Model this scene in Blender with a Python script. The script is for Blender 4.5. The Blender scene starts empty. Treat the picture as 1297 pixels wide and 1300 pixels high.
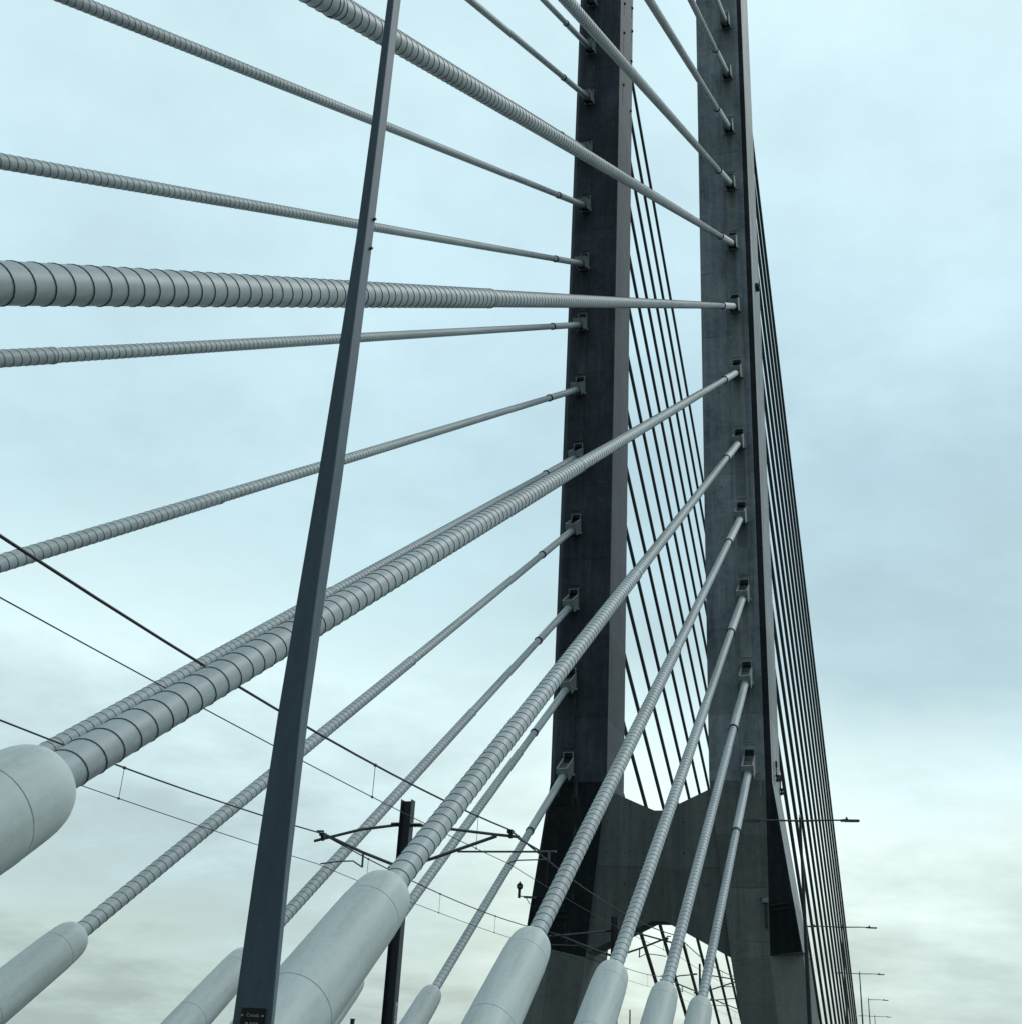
import bpy, bmesh, math, random
import numpy as np
from mathutils import Vector, Matrix

random.seed(7)
S = 8.0            # metres per survey unit (distance from the eye to the near cable plane)
EYE = 2.5          # eye height above the road
scn = bpy.context.scene
COL = scn.collection
R = math.radians


def P(x, y, z):
    """survey units (origin at the eye) to metres (origin on the road under the eye)"""
    return Vector((x * S, y * S, z * S + EYE))


# ------------------------------------------------------------------ materials
def mat(name):
    m = bpy.data.materials.new(name)
    m.use_nodes = True
    nt = m.node_tree
    b = nt.nodes['Principled BSDF']
    return m, nt, b


def N(nt, kind, **kw):
    n = nt.nodes.new(kind)
    for k, v in kw.items():
        if k.startswith('i_'):
            key = k[2:]
            n.inputs[int(key) if key.isdigit() else key].default_value = v
        else:
            setattr(n, k, v)
    return n


def ramp(nt, fac, stops):
    r = N(nt, 'ShaderNodeValToRGB')
    els = r.color_ramp.elements
    while len(els) < len(stops):
        els.new(0.5)
    for e, (p, c) in zip(els, stops):
        e.position = p
        e.color = (c[0], c[1], c[2], 1) if not isinstance(c, float) else (c, c, c, 1)
    nt.links.new(fac, r.inputs[0])
    return r.outputs[0]


def mix(nt, fac, a, b, mode='MIX'):
    m = N(nt, 'ShaderNodeMix', data_type='RGBA', blend_type=mode)
    for idx, v in ((0, fac), (6, a), (7, b)):
        if isinstance(v, (int, float)):
            m.inputs[idx].default_value = v
        elif isinstance(v, tuple):
            m.inputs[idx].default_value = (v[0], v[1], v[2], 1)
        else:
            nt.links.new(v, m.inputs[idx])
    return m.outputs[2]


def math_(nt, op, a, b=None, c=None):
    m = N(nt, 'ShaderNodeMath', operation=op)
    for i, v in enumerate((a, b, c)):
        if v is None:
            continue
        if isinstance(v, (int, float)):
            m.inputs[i].default_value = v
        else:
            nt.links.new(v, m.inputs[i])
    return m.outputs[0]


def coords(nt, scale=(1, 1, 1), world=False):
    if world:
        g = N(nt, 'ShaderNodeNewGeometry').outputs['Position']
    else:
        g = N(nt, 'ShaderNodeTexCoord').outputs['Object']
    mp = N(nt, 'ShaderNodeMapping')
    mp.inputs['Scale'].default_value = scale
    nt.links.new(g, mp.inputs['Vector'])
    return mp.outputs[0]


def noise(nt, vec, scale, detail=4, rough=0.55):
    n = N(nt, 'ShaderNodeTexNoise')
    n.inputs['Scale'].default_value = scale
    n.inputs['Detail'].default_value = detail
    n.inputs['Roughness'].default_value = rough
    nt.links.new(vec, n.inputs['Vector'])
    return n.outputs['Fac']


def bump(nt, b, h, strength=0.3, dist=0.02):
    bp = N(nt, 'ShaderNodeBump')
    bp.inputs['Strength'].default_value = strength
    bp.inputs['Distance'].default_value = dist
    nt.links.new(h, bp.inputs['Height'])
    nt.links.new(bp.outputs[0], b.inputs['Normal'])


def concrete(name, dark, mid, light, lift=5.98, streak=0.6, rough=0.75, spec=0.35, patch=0.5):
    m, nt, b = mat(name)
    w = coords(nt, world=True)
    ws = coords(nt, (1.6, 1.6, 0.07), world=True)
    big = noise(nt, coords(nt, (1, 1, 0.75), world=True), 0.33, 7, 0.66)
    fine = noise(nt, w, 2.4, 6, 0.7)
    st = noise(nt, ws, 1.0, 6, 0.72)
    v = math_(nt, 'ADD', math_(nt, 'MULTIPLY', big, patch), math_(nt, 'MULTIPLY', st, streak))
    v = math_(nt, 'ADD', v, math_(nt, 'MULTIPLY', fine, 0.4))
    v = math_(nt, 'DIVIDE', v, patch + streak + 0.4)
    c = ramp(nt, v, [(0.37, dark), (0.5, mid), (0.64, light)])
    # formwork lift joints and board lines, worn irregularly
    sep = N(nt, 'ShaderNodeSeparateXYZ')
    nt.links.new(N(nt, 'ShaderNodeNewGeometry').outputs['Position'], sep.inputs[0])
    wob = math_(nt, 'MULTIPLY', math_(nt, 'SUBTRACT', noise(nt, w, 1.3, 3), 0.5), 0.16)
    z = math_(nt, 'ADD', sep.outputs[2], wob)
    fr = math_(nt, 'FRACT', math_(nt, 'DIVIDE', z, lift))
    line = math_(nt, 'LESS_THAN', fr, 0.016)
    fr2 = math_(nt, 'FRACT', math_(nt, 'DIVIDE', z, lift / 3.0))
    line2 = math_(nt, 'MULTIPLY', math_(nt, 'LESS_THAN', fr2, 0.025), 0.35)
    ln = math_(nt, 'MULTIPLY', math_(nt, 'MAXIMUM', line, line2),
               ramp(nt, noise(nt, w, 0.6, 4), [(0.42, 0.0), (0.6, 1.0)]))
    c = mix(nt, math_(nt, 'MULTIPLY', ln, 0.55), c, tuple(x * 0.45 for x in dark))
    # each pour came out a slightly different grey
    pour = N(nt, 'ShaderNodeTexWhiteNoise', noise_dimensions='1D')
    nt.links.new(math_(nt, 'FLOOR', math_(nt, 'DIVIDE', z, lift)), pour.inputs['W'])
    f = math_(nt, 'ADD', math_(nt, 'MULTIPLY', pour.outputs[0], 0.28), 0.86)
    comb = N(nt, 'ShaderNodeCombineXYZ')
    for i in range(3):
        nt.links.new(f, comb.inputs[i])
    c = mix(nt, 1.0, c, comb.outputs[0], 'MULTIPLY')
    # pale lime and cable-grease blotches
    bl = ramp(nt, noise(nt, coords(nt, (1, 1, 0.35), world=True), 0.9, 6, 0.7), [(0.66, 0.0), (0.78, 1.0)])
    c = mix(nt, math_(nt, 'MULTIPLY', bl, 0.45), c, light)
    if name in ('concrete_grey', 'concrete_lining_pale', 'concrete_lining_dark', 'concrete_dark'):
        # water run-off below each anchorage
        xa = -20.22 if name == 'concrete_dark' else -8.0
        off = math_(nt, 'ABSOLUTE', math_(nt, 'ADD', math_(nt, 'SUBTRACT', sep.outputs[0], xa), math_(nt, 'MULTIPLY', math_(nt, 'SUBTRACT', st, 0.5), 1.6)))
        inl = ramp(nt, off, [(0.12, 1.0), (0.42, 0.0)])
        zr = math_(nt, 'FRACT', math_(nt, 'DIVIDE', math_(nt, 'SUBTRACT', sep.outputs[2], 6.646 * 8 + 2.5 + 0.2), 5.982))
        run = ramp(nt, zr, [(0.25, 0.0), (0.7, 0.55), (0.97, 1.0), (1.0, 0.0)])
        c = mix(nt, math_(nt, 'MULTIPLY', math_(nt, 'MULTIPLY', inl, run), 0.6), c, tuple(x * 0.5 for x in dark))
    if name in ('concrete_grey', 'concrete_crossbeam', 'concrete_pedestal', 'concrete_pale_side', 'concrete_inner_side'):
        # tie holes of the formwork
        hx = math_(nt, 'SUBTRACT', math_(nt, 'FRACT', math_(nt, 'DIVIDE', math_(nt, 'ADD', sep.outputs[0], sep.outputs[1]), 1.31)), 0.5)
        hz_ = math_(nt, 'SUBTRACT', math_(nt, 'FRACT', math_(nt, 'DIVIDE', sep.outputs[2], 1.994)), 0.5)
        rr = math_(nt, 'ADD', math_(nt, 'POWER', math_(nt, 'MULTIPLY', hx, 1.31), 2.0), math_(nt, 'POWER', math_(nt, 'MULTIPLY', hz_, 1.994), 2.0))
        hole = math_(nt, 'MULTIPLY', math_(nt, 'LESS_THAN', rr, 0.0045), ramp(nt, noise(nt, w, 0.8, 3), [(0.45, 0.0), (0.55, 1.0)]))
        c = mix(nt, math_(nt, 'MULTIPLY', hole, 0.7), c, tuple(x * 0.3 for x in dark))
    if name in ('concrete_dark', 'concrete_black'):
        # lime splashes beside the left anchor line, densest low down
        band = ramp(nt, math_(nt, 'ABSOLUTE', math_(nt, 'SUBTRACT', sep.outputs[0], -19.75)), [(0.25, 1.0), (0.75, 0.0)])
        low = ramp(nt, math_(nt, 'DIVIDE', sep.outputs[2], 60.0), [(0.1, 0.0), (0.22, 1.0), (0.55, 0.55), (1.0, 0.35)])
        spl = ramp(nt, noise(nt, coords(nt, (1.5, 1.5, 0.4), world=True), 1.6, 7, 0.75), [(0.52, 0.0), (0.60, 1.0)])
        k = math_(nt, 'MULTIPLY', math_(nt, 'MULTIPLY', band, low), spl)
        c = mix(nt, math_(nt, 'MULTIPLY', k, 0.75), c, (0.10, 0.112, 0.112))
    nt.links.new(c, b.inputs['Base Color'])
    b.inputs['Roughness'].default_value = rough
    b.inputs['Specular IOR Level'].default_value = spec
    bump(nt, b, math_(nt, 'SUBTRACT', fine, ln), 0.35, 0.03)
    return m


def plastic(name, col, rough=0.5, dirt=0.25, spec=0.4):
    m, nt, b = mat(name)
    oi = N(nt, 'ShaderNodeObjectInfo')
    w = coords(nt, (1, 1, 0.12))
    d = noise(nt, w, 2.0, 6, 0.65)
    f = noise(nt, coords(nt), 9.0, 5, 0.7)
    k = math_(nt, 'ADD', math_(nt, 'MULTIPLY', d, 0.7), math_(nt, 'MULTIPLY', f, 0.3))
    dk = tuple(x * (1 - dirt) for x in col)
    lt = tuple(min(1, x * (1 + dirt * 0.5)) for x in col)
    c = ramp(nt, k, [(0.32, dk), (0.52, col), (0.75, lt)])
    v = math_(nt, 'ADD', math_(nt, 'MULTIPLY', oi.outputs['Random'], 0.12), 0.94)
    comb = N(nt, 'ShaderNodeCombineXYZ')
    for i in range(3):
        nt.links.new(v, comb.inputs[i])
    c = mix(nt, 1.0, c, comb.outputs[0], 'MULTIPLY')
    nt.links.new(c, b.inputs['Base Color'])
    rr = math_(nt, 'ADD', math_(nt, 'MULTIPLY', f, 0.25), rough - 0.12)
    nt.links.new(rr, b.inputs['Roughness'])
    b.inputs['Specular IOR Level'].default_value = spec
    bump(nt, b, f, 0.06, 0.004)
    return m


def metal(name, col, rough=0.5, metallic=0.0, var=0.35, zst=0.15):
    m, nt, b = mat(name)
    w = coords(nt, (1, 1, zst))
    n1 = noise(nt, w, 3.0, 6, 0.7)
    n2 = noise(nt, coords(nt), 14.0, 4, 0.6)
    k = math_(nt, 'ADD', math_(nt, 'MULTIPLY', n1, 0.75), math_(nt, 'MULTIPLY', n2, 0.25))
    c = ramp(nt, k, [(0.3, tuple(x * (1 - var) for x in col)), (0.55, col), (0.78, tuple(x * (1 + var) for x in col))])
    nt.links.new(c, b.inputs['Base Color'])
    b.inputs['Roughness'].default_value = rough
    b.inputs['Metallic'].default_value = metallic
    bump(nt, b, n2, 0.05, 0.003)
    return m


def flat(name, col, rough=0.6):
    m, nt, b = mat(name)
    n = noise(nt, coords(nt), 20, 4)
    c = ramp(nt, n, [(0.3, tuple(x * 0.85 for x in col)), (0.7, tuple(min(1, x * 1.12) for x in col))])
    nt.links.new(c, b.inputs['Base Color'])
    b.inputs['Roughness'].default_value = rough
    return m


M = {}
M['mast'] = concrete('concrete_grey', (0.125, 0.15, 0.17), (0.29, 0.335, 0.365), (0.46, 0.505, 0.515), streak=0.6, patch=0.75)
M['mast_dark'] = concrete('concrete_dark', (0.019, 0.026, 0.036), (0.049, 0.062, 0.080), (0.105, 0.122, 0.138), streak=0.6, patch=0.7)  # darker concrete tone for the left mast front, its panels and ribs
M['mast_black'] = concrete('concrete_black', (0.010, 0.013, 0.016), (0.021, 0.025, 0.029), (0.045, 0.051, 0.055), patch=0.6, streak=0.5, spec=0.1, rough=0.9)  # near-black concrete tone for the lower left front and the right bevel
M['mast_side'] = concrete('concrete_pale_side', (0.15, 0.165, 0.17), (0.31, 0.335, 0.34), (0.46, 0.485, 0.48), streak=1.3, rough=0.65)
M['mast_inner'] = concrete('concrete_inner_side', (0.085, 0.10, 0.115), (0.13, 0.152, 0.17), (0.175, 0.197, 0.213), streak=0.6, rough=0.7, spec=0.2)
M['pedestal'] = concrete('concrete_pedestal', (0.12, 0.138, 0.128), (0.155, 0.177, 0.163), (0.195, 0.22, 0.203), lift=9.0, streak=0.3, patch=0.4)
M['crossbeam'] = concrete('concrete_crossbeam', (0.095, 0.105, 0.104), (0.145, 0.16, 0.157), (0.215, 0.233, 0.226), lift=7.0, streak=0.9, patch=0.5)
M['leg'] = concrete('concrete_leg', (0.10, 0.112, 0.109), (0.165, 0.183, 0.177), (0.26, 0.28, 0.268), lift=3.2, streak=0.8, patch=0.6)
M['patch_a'] = concrete('concrete_lining_pale', (0.17, 0.195, 0.195), (0.32, 0.355, 0.345), (0.46, 0.49, 0.47), lift=2.0, patch=0.7)
M['patch_b'] = concrete('concrete_lining_dark', (0.12, 0.142, 0.158), (0.25, 0.288, 0.31), (0.39, 0.425, 0.44), lift=2.0, patch=0.7)
M['soffit'] = M['crossbeam']
M['duct'] = plastic('grey_duct_plastic', (0.435, 0.495, 0.508), dirt=0.36)
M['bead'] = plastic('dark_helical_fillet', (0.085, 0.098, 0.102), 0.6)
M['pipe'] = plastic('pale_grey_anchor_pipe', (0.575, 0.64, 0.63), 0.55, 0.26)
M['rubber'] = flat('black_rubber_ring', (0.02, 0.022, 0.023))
M['back_duct'] = plastic('shaded_grey_duct', (0.10, 0.116, 0.124), 0.5)  # darker copy of the duct, shade of the backlit undersides put into the colour
M['box'] = metal('galvanised_anchor_steel', (0.36, 0.385, 0.375), 0.6, 0.0, 0.3)
M['box_floor'] = metal('dark_box_floor', (0.15, 0.165, 0.165), 0.7, 0.0, 0.35)  # darker steel tone for the sloping floor of each anchor box
M['box_dark'] = metal('dark_anchor_steel', (0.03, 0.033, 0.034), 0.7)
M['pole'] = metal('dark_blue_grey_painted_steel', (0.100, 0.145, 0.180), 0.6, 0.0, 0.38, 0.12)
M['post'] = metal('black_blue_painted_steel', (0.030, 0.040, 0.050), 0.5, 0.0, 0.3, 0.1)
M['tube'] = metal('galvanised_tube', (0.14, 0.15, 0.155), 0.45, 0.3, 0.25)
M['insulator'] = flat('brown_insulator', (0.03, 0.028, 0.028), 0.35)
M['wire'] = flat('dark_copper_wire', (0.025, 0.03, 0.032), 0.5)
M['sign_black'] = flat('sign_black', (0.006, 0.007, 0.008), 0.5)
M['sign_white'] = flat('sign_white', (0.62, 0.64, 0.64), 0.6)
M['sign_grey'] = flat('sign_grey', (0.38, 0.40, 0.41), 0.6)
M['lamp'] = metal('lamp_grey', (0.10, 0.115, 0.12), 0.5, 0.1)
M['glass'] = flat('lamp_lens', (0.35, 0.36, 0.35), 0.2)
M['asphalt'] = flat('asphalt', (0.05, 0.05, 0.052), 0.9)
M['deck'] = concrete('deck_concrete', (0.08, 0.085, 0.082), (0.11, 0.115, 0.11), (0.15, 0.155, 0.15))
M['paint'] = flat('road_paint', (0.7, 0.7, 0.68), 0.7)
M['rail'] = metal('rail_steel', (0.12, 0.10, 0.09), 0.4, 0.8)


def water_mat():
    m, nt, b = mat('river_water')
    w = coords(nt, world=True)
    n = noise(nt, w, 0.25, 6, 0.6)
    nt.links.new(ramp(nt, noise(nt, w, 0.004, 4), [(0.3, (0.012, 0.022, 0.024)), (0.7, (0.022, 0.034, 0.036))]), b.inputs['Base Color'])
    b.inputs['Roughness'].default_value = 0.3
    b.inputs['Specular IOR Level'].default_value = 0.3
    bump(nt, b, n, 0.6, 0.4)
    return m


M['water'] = water_mat()

# ------------------------------------------------------------------ mesh helpers


def link(name, me, mats, parent=None):
    for mm in (mats if isinstance(mats, (list, tuple)) else [mats]):
        if len(me.materials) < (len(mats) if isinstance(mats, (list, tuple)) else 1):
            me.materials.append(mm)
    o = bpy.data.objects.new(name, me)
    COL.objects.link(o)
    if parent is not None:
        o.parent = parent
    return o


def empty(name, loc=(0, 0, 0), rot=None):
    o = bpy.data.objects.new(name, None)
    o.empty_display_size = 0.5
    COL.objects.link(o)
    o.location = loc
    if rot is not None:
        o.rotation_mode = 'QUATERNION'
        o.rotation_quaternion = rot
    return o


def tag(o, label=None, cat=None, group=None, kind=None):
    if label:
        o['label'] = label
    if cat:
        o['category'] = cat
    if group:
        o['group'] = group
    if kind:
        o['kind'] = kind
    return o


class MB:
    def __init__(self):
        self.v = []
        self.f = []
        self.m = []
        self.s = []

    def add(self, verts, faces, mi=0, smooth=False):
        k = len(self.v)
        self.v += [tuple(v) for v in verts]
        self.f += [tuple(i + k for i in f) for f in faces]
        self.m += [mi] * len(faces)
        self.s += [smooth] * len(faces)
        return self

    def box(self, c, d, mi=0, rot=None):
        hx, hy, hz = d[0] / 2, d[1] / 2, d[2] / 2
        vs = [Vector((x, y, z)) for x in (-hx, hx) for y in (-hy, hy) for z in (-hz, hz)]
        if rot is not None:
            vs = [rot @ v for v in vs]
        vs = [v + Vector(c) for v in vs]
        fs = [(0, 1, 3, 2), (4, 6, 7, 5), (0, 4, 5, 1), (2, 3, 7, 6), (0, 2, 6, 4), (1, 5, 7, 3)]
        return self.add(vs, fs, mi)

    def bar(self, a, b, w, h, mi=0, up=(0, 0, 1)):
        """rectangular bar from a to b"""
        a, b = Vector(a), Vector(b)
        d = (b - a).normalized()
        up = Vector(up)
        if abs(d.dot(up)) > 0.98:
            up = Vector((0, 1, 0))
        s = d.cross(up).normalized()
        u = s.cross(d)
        vs = [p + s * sx * w / 2 + u * su * h / 2 for p in (a, b) for sx, su in ((-1, -1), (1, -1), (1, 1), (-1, 1))]
        fs = [(3, 2, 1, 0), (4, 5, 6, 7)] + [(i, (i + 1) % 4, 4 + (i + 1) % 4, 4 + i) for i in range(4)]
        return self.add(vs, fs, mi)

    def tube(self, pts, r, seg=10, mi=0, caps=True):
        pts = [Vector(p) for p in pts]
        rs = r if isinstance(r, (list, tuple)) else [r] * len(pts)
        t0 = (pts[1] - pts[0]).normalized()
        up = Vector((0, 0, 1)) if abs(t0.z) < 0.9 else Vector((1, 0, 0))
        s = t0.cross(up).normalized()
        vs, fs = [], []
        for i, p in enumerate(pts):
            if i == 0:
                t = t0
            elif i == len(pts) - 1:
                t = (pts[i] - pts[i - 1]).normalized()
            else:
                t = ((pts[i] - pts[i - 1]).normalized() + (pts[i + 1] - pts[i]).normalized()).normalized()
            s = (s - t * s.dot(t)).normalized()
            u = t.cross(s)
            for j in range(seg):
                a = 2 * math.pi * j / seg
                vs.append(p + (s * math.cos(a) + u * math.sin(a)) * rs[i])
        for i in range(len(pts) - 1):
            for j in range(seg):
                fs.append((i * seg + j, i * seg + (j + 1) % seg, (i + 1) * seg + (j + 1) % seg, (i + 1) * seg + j))
        self.add(vs, fs, mi, True)
        if caps:
            n = len(pts) - 1
            self.add([vs[j] for j in range(seg)], [tuple(reversed(range(seg)))], mi)
            self.add([vs[n * seg + j] for j in range(seg)], [tuple(range(seg))], mi)
        return self

    def lathe(self, prof, seg=32, mi=0, smooth=True):
        """profile [(r, z)...] about local Z"""
        vs = [(r * math.cos(2 * math.pi * j / seg), r * math.sin(2 * math.pi * j / seg), z) for r, z in prof for j in range(seg)]
        fs = [(i * seg + j, i * seg + (j + 1) % seg, (i + 1) * seg + (j + 1) % seg, (i + 1) * seg + j)
              for i in range(len(prof) - 1) for j in range(seg)]
        return self.add(vs, fs, mi, smooth)

    def mesh(self, name):
        me = bpy.data.meshes.new(name)
        me.from_pydata(self.v, [], self.f)
        me.polygons.foreach_set('material_index', self.m)
        me.polygons.foreach_set('use_smooth', self.s)
        me.update()
        if any(self.s):
            me.set_sharp_from_angle(angle=R(40))
        return me

    def build(self, name, mats, parent=None):
        return link(name, self.mesh(name), mats, parent)


def helix_mesh(name, L, r, pitch=0.328, seg=24, bead=0.019, h=0.009):
    """duct with a helical fillet wound round it (local Z, from 0 to L); slot 0 duct, slot 1 fillet"""
    turns = int(math.ceil(L / pitch)) + 1
    fr = np.array([0.0, 1 - bead / pitch, 1 - (bead - 0.005) / pitch, 1 - 0.005 / pitch])
    hh = np.array([0.0, 0.0, h, h])
    rows = turns * 4
    i = np.arange(rows)
    j = np.arange(seg)
    s = pitch * (i // 4 + fr[i % 4])[:, None] + pitch * j[None, :] / seg - pitch
    s = np.clip(s, 0.0, L)
    rad = (r + hh[i % 4])[:, None] * np.ones((1, seg))
    a = 2 * np.pi * j / seg
    v = np.stack([rad * np.cos(a), rad * np.sin(a), s], -1).reshape(-1, 3)
    I, J = np.meshgrid(np.arange(rows - 1), np.arange(seg - 1), indexing='ij')
    q = np.stack([I * seg + J, I * seg + J + 1, (I + 1) * seg + J + 1, (I + 1) * seg + J], -1).reshape(-1, 4)
    mi = np.repeat((np.arange(rows - 1) % 4 >= 1).astype(int), seg - 1)
    I2 = np.arange(rows - 5)
    q2 = np.stack([(I2 + 4) * 0 + I2 * seg + seg - 1 + 0 * I2, (I2 + 4) * seg, (I2 + 5) * seg, (I2 + 1) * seg + seg - 1], -1)
    mi2 = (I2 % 4 >= 1).astype(int)
    q = np.concatenate([q, q2])
    mi = np.concatenate([mi, mi2])
    me = bpy.data.meshes.new(name)
    me.vertices.add(len(v))
    me.vertices.foreach_set('co', v.ravel())
    me.loops.add(q.size)
    me.loops.foreach_set('vertex_index', q.ravel().astype(np.int32))
    me.polygons.add(len(q))
    me.polygons.foreach_set('loop_start', np.arange(0, q.size, 4, dtype=np.int32))
    me.polygons.foreach_set('material_index', mi.astype(np.int32))
    me.polygons.foreach_set('use_smooth', np.ones(len(q), dtype=bool))
    me.update(calc_edges=True)
    me.validate()
    me.set_sharp_from_angle(angle=R(24))
    return me


# ------------------------------------------------------------------ survey numbers
AL = R(33.886)              # inclination of the near-span stays
TAN, SIN = math.tan(AL), math.sin(AL)
AB = R(25.478)              # inclination of the far-span stays
YM, Z0, DZ = 9.62, 6.646, 0.7478
XN, XF = -1.0, -2.527       # the two cable planes
XC = (XN + XF) / 2
DECK = -EYE / S
NECK = 0.306                # height of the anchor pipe mouths
STEP = 2.035                # height at which the duct steps down in size

ORD = ['lowest', 'second', 'third', 'fourth', 'fifth', 'sixth', 'seventh', 'eighth', 'ninth', 'tenth', 'eleventh', 'twelfth', 'thirteenth', 'fourteenth', 'fifteenth', 'sixteenth', 'seventeenth']

# ------------------------------------------------------------------ setting
w = MB().add([(-9000, -6000, -38), (9000, -6000, -38), (9000, 12000, -38), (-9000, 12000, -38)], [(0, 1, 2, 3)])
tag(w.build('water', M['water']), 'dark river water far below the bridge', None, None, 'structure')


def slab(name, x0, x1, y0, y1, z0, z1, m):
    b = MB().box(((x0 + x1) / 2, (y0 + y1) / 2, (z0 + z1) / 2), (x1 - x0, y1 - y0, z1 - z0))
    return tag(b.build(name, m), None, None, None, 'structure')


slab('bridge_deck', -3.9, 11.0, -90, 420, -2.6, -0.06, M['deck'])
slab('road', -3.6, 10.6, -90, 420, -0.056, 0.0, M['asphalt'])
slab('transit_deck', -19.4, -8.75, -90, 420, -2.6, -0.3, M['asphalt'])
slab('far_road_deck', -39.0, -24.3, -90, 420, -2.6, -0.06, M['deck'])
slab('far_road', -38.6, -24.7, -90, 420, -0.056, 0.0, M['asphalt'])
mk = MB()
for x in (-2.9, 9.9):
    mk.add([(x - .07, -90, .004), (x + .07, -90, .004), (x + .07, 420, .004), (x - .07, 420, .004)], [(0, 1, 2, 3)])
for x in (1.1, 5.2):
    for k in range(-10, 46):
        y = k * 9.0
        mk.add([(x - .06, y, .004), (x + .06, y, .004), (x + .06, y + 3, .004), (x - .06, y + 3, .004)], [(0, 1, 2, 3)])
tag(mk.build('road_markings', M['paint']), None, None, None, 'structure')
kb = MB()
for x in (-3.75, 10.8):
    kb.box((x, 165, 0.42), (0.3, 510, 0.96))
tag(kb.build('road_kerb', M['deck']), None, None, None, 'structure')
rl = MB()
for xc in (XN * 1.34 * S + 0, -2.122 * S):
    for dx in (-0.72, 0.72):
        rl.box((xc + dx, 165, -0.215), (0.07, 510, 0.16))
tag(rl.build('rails', M['rail']), None, None, None, 'structure')
for x in (XN * S, XF * S):
    for y0, y1 in ((-90, 76), (87, 420)):
        slab('anchor_ledge', x - 0.62, x + 0.62, y0, y1, -1.6, 0.02, M['deck'])

# ------------------------------------------------------------------ stay cables of the near span
L_NECK = (NECK - DECK) * S / SIN
L_STEP = (STEP - DECK) * S / SIN
SLEEVE = 1.13 * S

pb = MB()
seg = 40
prof = [(0.62, 0.0), (0.60, 0.4), (0.575, 1.2), (0.565, 2.5), (0.562, L_NECK - 3.9), (0.560, L_NECK - 3.57), (0.5595, L_NECK - 3.56), (0.549, L_NECK - 3.556), (0.549, L_NECK - 3.538), (0.557, L_NECK - 3.535), (0.556, L_NECK - 3.5),
        (0.552, L_NECK - 3.0), (0.534, L_NECK - 1.5), (0.528, L_NECK - 1.0), (0.5265, L_NECK - 0.885), (0.526, L_NECK - 0.88), (0.513, L_NECK - 0.876), (0.513, L_NECK - 0.858), (0.521, L_NECK - 0.855), (0.5205, L_NECK - 0.83),
        (0.512, L_NECK - 0.62), (0.503, L_NECK - 0.44), (0.487, L_NECK - 0.29), (0.462, L_NECK - 0.18), (0.42, L_NECK - 0.085), (0.37, L_NECK - 0.03), (0.31, L_NECK - 0.006), (0.26, L_NECK), (0.2, L_NECK)]
pb.lathe(prof, seg)
# bolted seam along the underside of the split cover
PIPE = pb.mesh('anchor_pipe')
fl = MB()
for sgn in (-1, 1):
    n = 12
    zs = [0.6 + (L_NECK - 0.5 - 0.6) * i / n for i in range(n + 1)]

    def rad(z):
        for (r0, a), (r1, b_) in zip(prof, prof[1:]):
            if a <= z <= b_ and b_ > a:
                return r0 + (r1 - r0) * (z - a) / (b_ - a)
        return 0.5
    pts = [(sgn * 0.012, (rad(z) + 0.008), z) for z in zs]
    for a, b_ in zip(pts, pts[1:]):
        fl.bar(a, b_, 0.016, 0.04, 0, (1, 0, 0))
SEAM = fl.mesh('seam_flange')
LOWER = helix_mesh('lower_duct', L_STEP - L_NECK + 0.3, 0.224)
COLLAR = MB().lathe([(0.2, -0.03), (0.236, -0.03), (0.236, 0.05), (0.226, 0.09), (0.2, 0.09)], 28).mesh('step_collar')
NECKRING = MB().lathe([(0.21, -0.02), (0.247, -0.02), (0.247, 0.03), (0.232, 0.05), (0.21, 0.05)], 28).mesh('neck_ring')
SLV = MB().lathe([(0.20, 0.0), (0.236, 0.0), (0.236, SLEEVE - 0.5), (0.225, SLEEVE - 0.45), (0.225, SLEEVE)], 28).mesh('sleeve')
RING = MB().lathe([(0.20, -0.05), (0.262, -0.05), (0.262, 0.09), (0.2, 0.09)], 28).mesh('sleeve_ring')
SOCK = MB().lathe([(0.2, -0.42), (0.30, -0.42), (0.30, -0.30), (0.27, -0.28), (0.27, 0.1), (0.2, 0.1)], 28).mesh('socket_collar')
NECK_OFF = {(True, 1): -0.36, (True, 2): -0.10, (False, 3): -0.36}
_cache = {}


def aim(d):
    """rotation taking local Z to d, with local -Y turned to the underside"""
    z = Vector(d).normalized()
    x = Vector((1, 0, 0))
    y = z.cross(x).normalized()
    return Matrix((x, y, z)).transposed().to_quaternion()


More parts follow.
